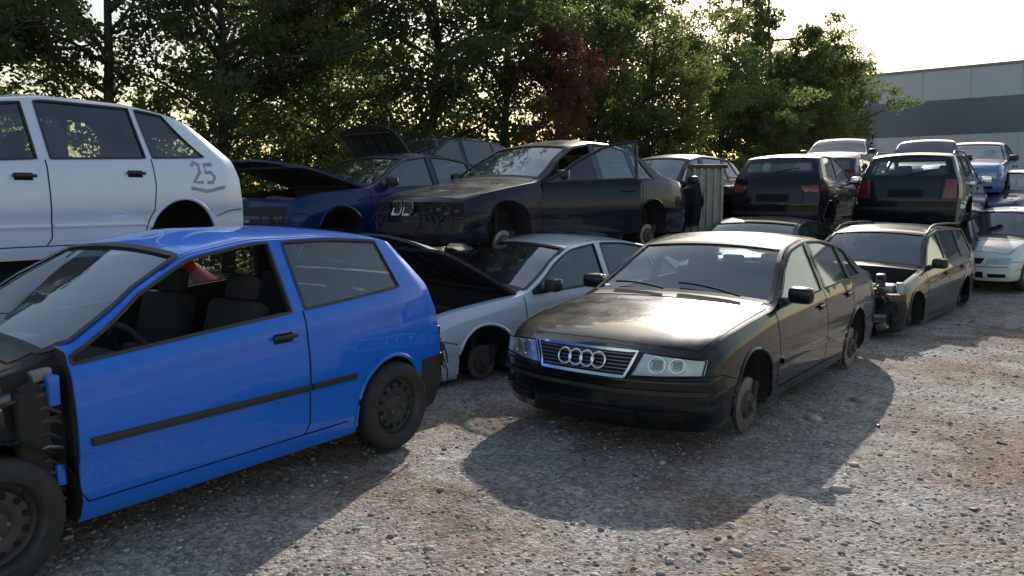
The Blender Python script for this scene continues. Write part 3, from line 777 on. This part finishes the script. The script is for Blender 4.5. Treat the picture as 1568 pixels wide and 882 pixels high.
for i in range(6): rbox(C,(3.11+i*.124,14.38,1.15),(.05,.05,2.1),cm,None,.2)
for i in range(10): rbox(C,(3.06,14.5+i*.15,1.15),(.05,.05,2.1),cm,None,.2)
rbox(C,(3.42,15.2,2.22),(.8,1.7,.07),M['rust'],None,.2); rbox(C,(3.42,14.38,.1),(.8,.1,.12),M['rust'],None,.2)
C.obj('metal_container')
# ---------------------------------------------------------------- ground
def axis_coords(lo,hi,a,b,fine,coarse_n):
    mid=list(np.arange(a,b,fine)); 
    left=[a-(a-lo)*((i/coarse_n)**3) for i in range(coarse_n,0,-1)]; right=[b+(hi-b)*((i/coarse_n)**3) for i in range(0,coarse_n+1)]
    return left+mid+right
gx=axis_coords(-400,400,-5,12,.06,14); gy=axis_coords(-60,700,1.2,15,.06,14)
nx,ny=len(gx),len(gy)
V=np.zeros((ny,nx,3)); V[:,:,0]=np.array(gx)[None,:]; V[:,:,1]=np.array(gy)[:,None]
def gh(x,y):
    # gentle tyre ruts running along the aisle in front of the cars
    c=(x-.3)*.80-(y-3.0)*.60; r=-.018*math.exp(-((c-2.1)/.16)**2)-.018*math.exp(-((c-3.5)/.16)**2)-.014*math.exp(-((c-.9)/.14)**2)
    return r*(.6+.6*noise.noise((x,y,7)))+.030*noise.noise((x*.8,y*.8,0))+.014*noise.noise((x*3.1,y*3.1,3))+.009*noise.noise((x*8,y*8,5))-.02
z=np.full((ny,nx),-.02)
for j,y in enumerate(gy):
    if not(0<y<17): continue
    for i,x in enumerate(gx):
        if -6<x<13: z[j,i]=gh(x,y)
V[:,:,2]=z
me=bpy.data.meshes.new('ground')
idx=np.arange(nx*ny).reshape(ny,nx); F=np.stack([idx[:-1,:-1],idx[:-1,1:],idx[1:,1:],idx[1:,:-1]],-1).reshape(-1,4)
me.from_pydata(V.reshape(-1,3).tolist(),[],F.tolist()); me.polygons.foreach_set('use_smooth',[True]*len(F))
gr=bpy.data.objects.new('ground',me); COL.objects.link(gr)
m,nt,b_=newmat('gravel'); Lk=nt.links.new
tc=N(nt,'ShaderNodeTexCoord')
nA=N(nt,'ShaderNodeTexNoise'); nA.inputs['Scale'].default_value=.7; nA.inputs['Detail'].default_value=9; nA.inputs['Roughness'].default_value=.65
nB=N(nt,'ShaderNodeTexNoise'); nB.inputs['Scale'].default_value=26; nB.inputs['Detail'].default_value=8; nB.inputs['Roughness'].default_value=.75
nC=N(nt,'ShaderNodeTexNoise'); nC.inputs['Scale'].default_value=2.6; nC.inputs['Detail'].default_value=8; nC.inputs['Roughness'].default_value=.7
vo=N(nt,'ShaderNodeTexVoronoi'); vo.inputs['Scale'].default_value=45
vo2=N(nt,'ShaderNodeTexVoronoi'); vo2.inputs['Scale'].default_value=95
for n_ in (nA,nB,nC,vo,vo2): Lk(tc.outputs['Object'],n_.inputs['Vector'])
cr=N(nt,'ShaderNodeValToRGB'); e=cr.color_ramp.elements; e[0].position=.40; e[0].color=(.235,.165,.12,1); e[1].position=.62; e[1].color=(.37,.345,.32,1)
e2=cr.color_ramp.elements.new(.5); e2.color=(.32,.275,.235,1)
Lk(nA.outputs['Fac'],cr.inputs[0])
hs=N(nt,'ShaderNodeSeparateColor'); Lk(vo.outputs['Color'],hs.inputs[0])
mr=N(nt,'ShaderNodeMapRange'); mr.inputs[3].default_value=.55; mr.inputs[4].default_value=1.5; Lk(hs.outputs[0],mr.inputs[0])
mr2=N(nt,'ShaderNodeMapRange'); mr2.inputs[1].default_value=.25; mr2.inputs[2].default_value=.75; mr2.inputs[3].default_value=.5; mr2.inputs[4].default_value=1.5; Lk(nB.outputs['Fac'],mr2.inputs[0])
mr3=N(nt,'ShaderNodeMapRange'); mr3.inputs[1].default_value=.35; mr3.inputs[2].default_value=.6; mr3.inputs[3].default_value=.72; mr3.inputs[4].default_value=1.12; Lk(nC.outputs['Fac'],mr3.inputs[0])
mm=N(nt,'ShaderNodeMath',operation='MULTIPLY'); Lk(mr.outputs[0],mm.inputs[0]); Lk(mr2.outputs[0],mm.inputs[1])
mm2=N(nt,'ShaderNodeMath',operation='MULTIPLY'); Lk(mm.outputs[0],mm2.inputs[0]); Lk(mr3.outputs[0],mm2.inputs[1])
vm=N(nt,'ShaderNodeVectorMath',operation='SCALE'); Lk(cr.outputs[0],vm.inputs[0]); Lk(mm2.outputs[0],vm.inputs['Scale'])
Lk(vm.outputs[0],b_.inputs['Base Color']); b_.inputs['Roughness'].default_value=.95
ha=N(nt,'ShaderNodeMath',operation='MULTIPLY_ADD'); ha.inputs[1].default_value=-.6; Lk(vo.outputs['Distance'],ha.inputs[0]); Lk(nB.outputs['Fac'],ha.inputs[2])
hb=N(nt,'ShaderNodeMath',operation='MULTIPLY_ADD'); hb.inputs[1].default_value=-.3; Lk(vo2.outputs['Distance'],hb.inputs[0]); Lk(ha.outputs[0],hb.inputs[2])
bp=N(nt,'ShaderNodeBump'); bp.inputs['Strength'].default_value=.85; bp.inputs['Distance'].default_value=.025; Lk(hb.outputs[0],bp.inputs['Height']); Lk(bp.outputs[0],b_.inputs['Normal'])
me.materials.append(m)
bm=bmesh.new(); bmesh.ops.create_icosphere(bm,subdivisions=1,radius=1); sv=np.array([v.co[:] for v in bm.verts]); sf=np.array([[v.index for v in f.verts] for f in bm.faces]); bm.free()
NS=40000
r=np.random.rand(NS); Y=1.6+14*r**1.6; X=(np.random.rand(NS)*1.7-.85)*(Y*.85+1.2)+.4
S=np.random.lognormal(-5.05,.45,NS); S=np.clip(S,.003,.024)
X[:6]=[-.85,1.95,2.35,2.9,2.2,-.2]; Y[:6]=[3.35,4.6,6.1,6.6,5.0,3.0]; S[:6]=[.04,.045,.06,.05,.035,.03]
NV=len(sv)
allv=np.zeros((NS,NV,3))
ang=np.random.rand(NS)*6.28; ca,sa=np.cos(ang),np.sin(ang)
jit=1+.25*np.random.randn(NS,NV,1)*.6
p=sv[None]*jit*np.stack([1+.5*np.random.rand(NS),1*np.ones(NS),.35+.3*np.random.rand(NS)],-1)[:,None,:]*S[:,None,None]
allv[:,:,0]=p[:,:,0]*ca[:,None]-p[:,:,1]*sa[:,None]+X[:,None]; allv[:,:,1]=p[:,:,0]*sa[:,None]+p[:,:,1]*ca[:,None]+Y[:,None]
zb_=np.array([gh(x,y) for x,y in zip(X,Y)])
allv[:,:,2]=p[:,:,2]+(S*.15)[:,None]+zb_[:,None]
allf=(sf[None]+(np.arange(NS)*NV)[:,None,None]).reshape(-1,3)
def fastmesh(name,verts,faces,k):
    me=bpy.data.meshes.new(name); nv=len(verts); nf=len(faces)
    me.vertices.add(nv); me.vertices.foreach_set('co',np.ascontiguousarray(verts,dtype=np.float32).ravel())
    me.loops.add(nf*k); me.loops.foreach_set('vertex_index',np.ascontiguousarray(faces,dtype=np.int32).ravel())
    me.polygons.add(nf); me.polygons.foreach_set('loop_start',np.arange(0,nf*k,k,dtype=np.int32))
    me.update(calc_edges=True); return me
me=fastmesh('gravel_stones',allv.reshape(-1,3),allf,3)
m,nt,b_=newmat('stone_grey'); g=N(nt,'ShaderNodeNewGeometry'); cr=N(nt,'ShaderNodeValToRGB'); cr.color_ramp.elements[0].color=(.15,.12,.10,1); cr.color_ramp.elements[1].color=(.50,.46,.42,1)
nt.links.new(g.outputs['Random Per Island'],cr.inputs[0]); nt.links.new(cr.outputs[0],b_.inputs['Base Color']); b_.inputs['Roughness'].default_value=.9
me.materials.append(m); so=bpy.data.objects.new('gravel_stones',me); COL.objects.link(so)
Dd=Acc(); rr=random.Random(4)
for i in range(46):
    y=rr.uniform(3,11); x=rr.uniform(-.9,1.0)*(y*.6)+rr.uniform(0,1.5)
    rbox(Dd,(x,y,gh(x,y)+.006),(rr.uniform(.02,.08),rr.uniform(.01,.04),rr.uniform(.004,.015)),rr.choice((M['plastic'],M['rust'],M['steel'],M['dark'])),Matrix.Rotation(rr.uniform(0,3.1),3,'Z')@Matrix.Rotation(rr.uniform(-.2,.2),3,'X'),.2)
Dd.obj('scrap_pieces')
# ---------------------------------------------------------------- trees
def leafmat(name,c1,c2,tr=.55):
    m,nt,b=newmat(name); L=nt.links.new; nt.nodes.remove(b); out=[n for n in nt.nodes if n.type=='OUTPUT_MATERIAL'][0]
    g=N(nt,'ShaderNodeNewGeometry'); n=N(nt,'ShaderNodeTexNoise'); n.inputs['Scale'].default_value=.6; n.inputs['Detail'].default_value=3
    L(g.outputs['Position'],n.inputs['Vector'])
    a=N(nt,'ShaderNodeMath',operation='MULTIPLY_ADD'); a.inputs[1].default_value=.5; L(g.outputs['Random Per Island'],a.inputs[0])
    s=N(nt,'ShaderNodeMath',operation='MULTIPLY_ADD'); s.inputs[1].default_value=2.2; s.inputs[2].default_value=-.85; L(n.outputs['Fac'],s.inputs[0]); L(s.outputs[0],a.inputs[2])
    cr=N(nt,'ShaderNodeMix',data_type='RGBA',clamp_factor=True); cr.inputs[6].default_value=(*c1,1); cr.inputs[7].default_value=(*c2,1); L(a.outputs[0],cr.inputs[0])
    d=N(nt,'ShaderNodeBsdfDiffuse'); t=N(nt,'ShaderNodeBsdfTranslucent'); L(cr.outputs[2],d.inputs[0])
    sc=N(nt,'ShaderNodeVectorMath',operation='MULTIPLY'); sc.inputs[1].default_value=(1.7,1.9,1.0); L(cr.outputs[2],sc.inputs[0]); L(sc.outputs[0],t.inputs[0])
    mx=N(nt,'ShaderNodeMixShader'); mx.inputs[0].default_value=tr; L(d.outputs[0],mx.inputs[1]); L(t.outputs[0],mx.inputs[2])
    L(mx.outputs[0],out.inputs[0]); return m
LM=[leafmat('leaf_green',(.062,.078,.048),(.12,.145,.072)),leafmat('leaf_olive',(.085,.10,.055),(.17,.185,.09)),leafmat('leaf_purple',(.12,.05,.055),(.22,.10,.09))]
BK=simple('bark',(.08,.068,.06),.9,0,.4,12,.6)
def leaves(cent,size):
    n=len(cent); a=np.random.randn(n,3); a/=np.linalg.norm(a,axis=1)[:,None]; b=np.random.randn(n,3); b-=a*(a*b).sum(1)[:,None]; b/=np.linalg.norm(b,axis=1)[:,None]
    s=size*(.6+.8*np.random.rand(n))[:,None]
    v=np.stack([cent-a*s,cent+b*s*.5,cent+a*s,cent-b*s*.5],1)
    return v.reshape(-1,3),np.arange(n*4).reshape(-1,4)
def maketree(seed,H,wid,nl,lsize,low=.2):
    rnd=random.Random(seed); A=Acc(); cl=[]
    tp=[Vector((0,0,0))]; 
    for i in range(1,9): tp.append(Vector((tp[-1].x+rnd.uniform(-.15,.15),tp[-1].y+rnd.uniform(-.15,.15),H*.9*i/8)))
    tube(A,tp,.13*H/9,BK,8,.02)
    for i in range(34):
        f=low+(.95-low)*rnd.random(); k=f*8/1.0*.98; i0=min(7,int(k)); p=tp[i0].lerp(tp[i0+1],k-i0)
        a=rnd.uniform(0,6.28); prof=math.sin(math.pi*min(1,max(.08,(f-low*.6)/(1.08-low*.6))))**.6
        ln=wid*prof*rnd.uniform(.6,1.15); el=rnd.uniform(.15,.9)
        d=Vector((math.cos(a)*math.cos(el),math.sin(a)*math.cos(el),math.sin(el)))
        q=[p]; 
        for s in range(5): q.append(q[-1]+d*ln/5+Vector((rnd.uniform(-.1,.1),rnd.uniform(-.1,.1),rnd.uniform(-.08,.1)))*ln*.4)
        tube(A,q,.035*ln/2+.01,BK,5,.008)
        for s in range(2,6):
            for _ in range(3):
                w=Vector((rnd.gauss(0,1),rnd.gauss(0,1),rnd.gauss(0,.8))).normalized()*rnd.uniform(.25,.9)*wid*.33
                e=q[s]+w; tube(A,[q[s],q[s].lerp(e,.5)+Vector((0,0,.05)),e],.012,BK,4,.004,False)
                cl.append((e,rnd.uniform(.16,.40)*wid/2.6))
    me1=bpy.data.meshes.new('wood'); me1.from_pydata(A.v,[],A.f); me1.materials.append(BK); me1.polygons.foreach_set('use_smooth',[True]*len(A.f))
    w=np.array([c[1]**2 for c in cl]); w/=w.sum(); ix=np.random.choice(len(cl),nl,p=w)
    P0=np.array([c[0][:] for c in cl])[ix]; R0=np.array([c[1] for c in cl])[ix]
    dv=np.random.randn(nl,3); dv/=np.linalg.norm(dv,axis=1)[:,None]; rad=np.random.rand(nl)**.45
    cent=P0+dv*(R0*rad)[:,None]*np.array([1.15,1.15,.75])
    v,f=leaves(cent,lsize); me2=fastmesh('foliage',v,f,4); me2.materials.append(LM[0])
    return me1,me2
TV=[maketree(1,9,2.7,22000,.062,.14),maketree(2,10,2.5,20000,.062,.24),maketree(3,9.5,3.1,25000,.066,.14),maketree(4,10,2.3,22000,.075,.1)]
TVm={}
def tree(v,x,y,H,rot=0,mat=0,name='tree',wsc=1):
    root=bpy.data.objects.new(name,None); COL.objects.link(root); s=H/(9,10,9.5,10)[v]
    for nm,me in zip(('trunk','crown'),TV[v]):
        if nm=='crown' and mat:
            k=(v,mat)
            if k not in TVm: c=me.copy(); c.materials.clear(); c.materials.append(LM[mat]); TVm[k]=c
            me=TVm[k]
        o=bpy.data.objects.new(nm,me); COL.objects.link(o); o.parent=root
    root.location=(x,y,-.05); root.rotation_euler=(0,0,rot); root.scale=(s*wsc,s*wsc,s)
R_=random.Random(9)
line=[(-17,13),(-13.5,15),(-11,16),(-8.6,17.2),(-6.4,18),(-4.2,19),(-2.1,20.2),(-.2,21.8),(2.4,24.5)]
for i,(x,y) in enumerate(line): tree(i%4 if i%4!=3 else 1,x,y,R_.uniform(8.5,10.5),R_.uniform(0,6),i%2,wsc=1.05)
for i,(x,y) in enumerate([(-15,22),(-6.5,24)]): tree((i+1)%3,x,y,R_.uniform(10,12),R_.uniform(0,6),0)
tree(1,1.1,20.3,6.6,1,2,'purple_leaved_tree',.8)
for v,x,y,H,mt in ((0,4.3,25.5,8.0,1),(2,3.2,29,9.6,1),(1,6.4,30,8.6,0),(2,8.6,34,9.0,1),(1,10.7,37,8.6,0),(3,12.6,39,13.2,0),(3,14.0,41,10.2,1),(0,15.6,42,10.4,1),(2,17.6,46,10.6,0),(1,19.2,49,11.2,1),(1,13,36,7,1),(0,10,33,6.5,0)):
    tree(v,x,y,H,R_.uniform(0,6),mt)
n=80000; t=np.random.rand(n); u=np.random.rand(n)
path=[(-22,12),(-8,16.6),(0,20),(5,24),(12,33),(20,47)]
px=np.interp(t,np.linspace(0,1,6),[p[0] for p in path]); py=np.interp(t,np.linspace(0,1,6),[p[1] for p in path])
hh=2.3+.8*np.sin(px*1.7)+.5*np.sin(px*4.1+1)
cx=px+np.random.randn(n)*.35; cy=py+1.4*np.random.randn(n)*.6+1; cz=hh*u**.8*(1-.25*np.random.rand(n))
v,f=leaves(np.stack([cx,cy,cz],1),.085); me=fastmesh('undergrowth',v,f,4); me.materials.append(LM[0]); o=bpy.data.objects.new('undergrowth',me); COL.objects.link(o)
wc=[]
for _ in range(70):
    y=R_.uniform(6.5,15); x=R_.uniform(.50,.78)*y+R_.uniform(0,.4)
    k=R_.randint(4,14); s=R_.uniform(.02,.07)
    for _ in range(k): wc.append((x+R_.gauss(0,s),y+R_.gauss(0,s),gh(x,y)+abs(R_.gauss(0,.01))+.003))
v,f=leaves(np.array(wc),.012); me=fastmesh('weeds',v,f,4); me.materials.append(LM[0]); o=bpy.data.objects.new('weeds',me); COL.objects.link(o)
# ---------------------------------------------------------------- building
broot=bpy.data.objects.new('industrial_building',None); COL.objects.link(broot)
A=Acc()
wl=simple('cladding_light_grey',(.46,.49,.53),.5,.2,.06,.4); wd=simple('cladding_dark_band',(.12,.145,.18),.35,.2,.1,.3)
wj=simple('cladding_joint',(.36,.38,.41),.6,.1,.1,1)
a=Vector((22,63.5)); bb=Vector((48,41)); d=(bb-a).normalized(); nrm=Vector((d.y,-d.x)); Ln=(bb-a).length
def wall(z0,z1,mat,out):
    p=a+nrm*out; q=bb+nrm*out; back=-nrm*(20+out)
    vs=[(p.x,p.y,z0),(q.x,q.y,z0),(q.x+back.x,q.y+back.y,z0),(p.x+back.x,p.y+back.y,z0)]
    vs+=[(x,y,z1) for x,y,_ in vs]
    A.add(vs,[(0,1,5,4),(1,2,6,5),(2,3,7,6),(3,0,4,7),(4,5,6,7)],mat)
wall(0,5.9,wl,0); wall(5.9,8.3,wd,.05); wall(8.3,10.35,wl,.0); wall(10.35,10.5,M['steel'],.12)
for i in range(int(Ln/3.0)):
    p=a+d*(i*3.0)
    for z0,z1,o_ in ((0,5.9,0.02),(8.3,10.35,.02)):
        q=p+nrm*o_; A.add([(q.x,q.y,z0+.02),(q.x+d.x*.04,q.y+d.y*.04,z0+.02),(q.x+d.x*.04,q.y+d.y*.04,z1-.02),(q.x,q.y,z1-.02)],[(0,1,2,3)],wj)
A.obj('walls',broot)
# ---------------------------------------------------------------- light, sky, camera
el=math.radians(28); az=math.atan2(.27,.96)
S=Vector((math.sin(az)*math.cos(el),math.cos(az)*math.cos(el),math.sin(el)))
sl=bpy.data.lights.new('sun','SUN'); sl.energy=5; sl.angle=math.radians(.5); sl.color=(1,.95,.87)
so=bpy.data.objects.new('sun',sl); COL.objects.link(so); so.rotation_euler=(-S).to_track_quat('-Z','Y').to_euler()
w=bpy.data.worlds.new('World'); scene.world=w; w.use_nodes=True; nt=w.node_tree
sk=nt.nodes.new('ShaderNodeTexSky'); sk.sky_type='NISHITA'; sk.sun_disc=False; sk.sun_elevation=el; sk.sun_rotation=az; sk.air_density=1.6; sk.dust_density=1.6
nt.links.new(sk.outputs[0],nt.nodes['Background'].inputs[0]); nt.nodes['Background'].inputs[1].default_value=.15
cam=bpy.data.cameras.new('camera'); cam.lens=36*1230/1568; cam.sensor_width=36; cam.clip_end=2000
co=bpy.data.objects.new('camera',cam); COL.objects.link(co); co.location=(0,0,1.7); co.rotation_euler=(math.radians(90-6.54),0,0); scene.camera=co
scene.view_settings.view_transform='Standard'; scene.view_settings.look='None'; scene.view_settings.exposure=0
print('done',time.time()-T0)
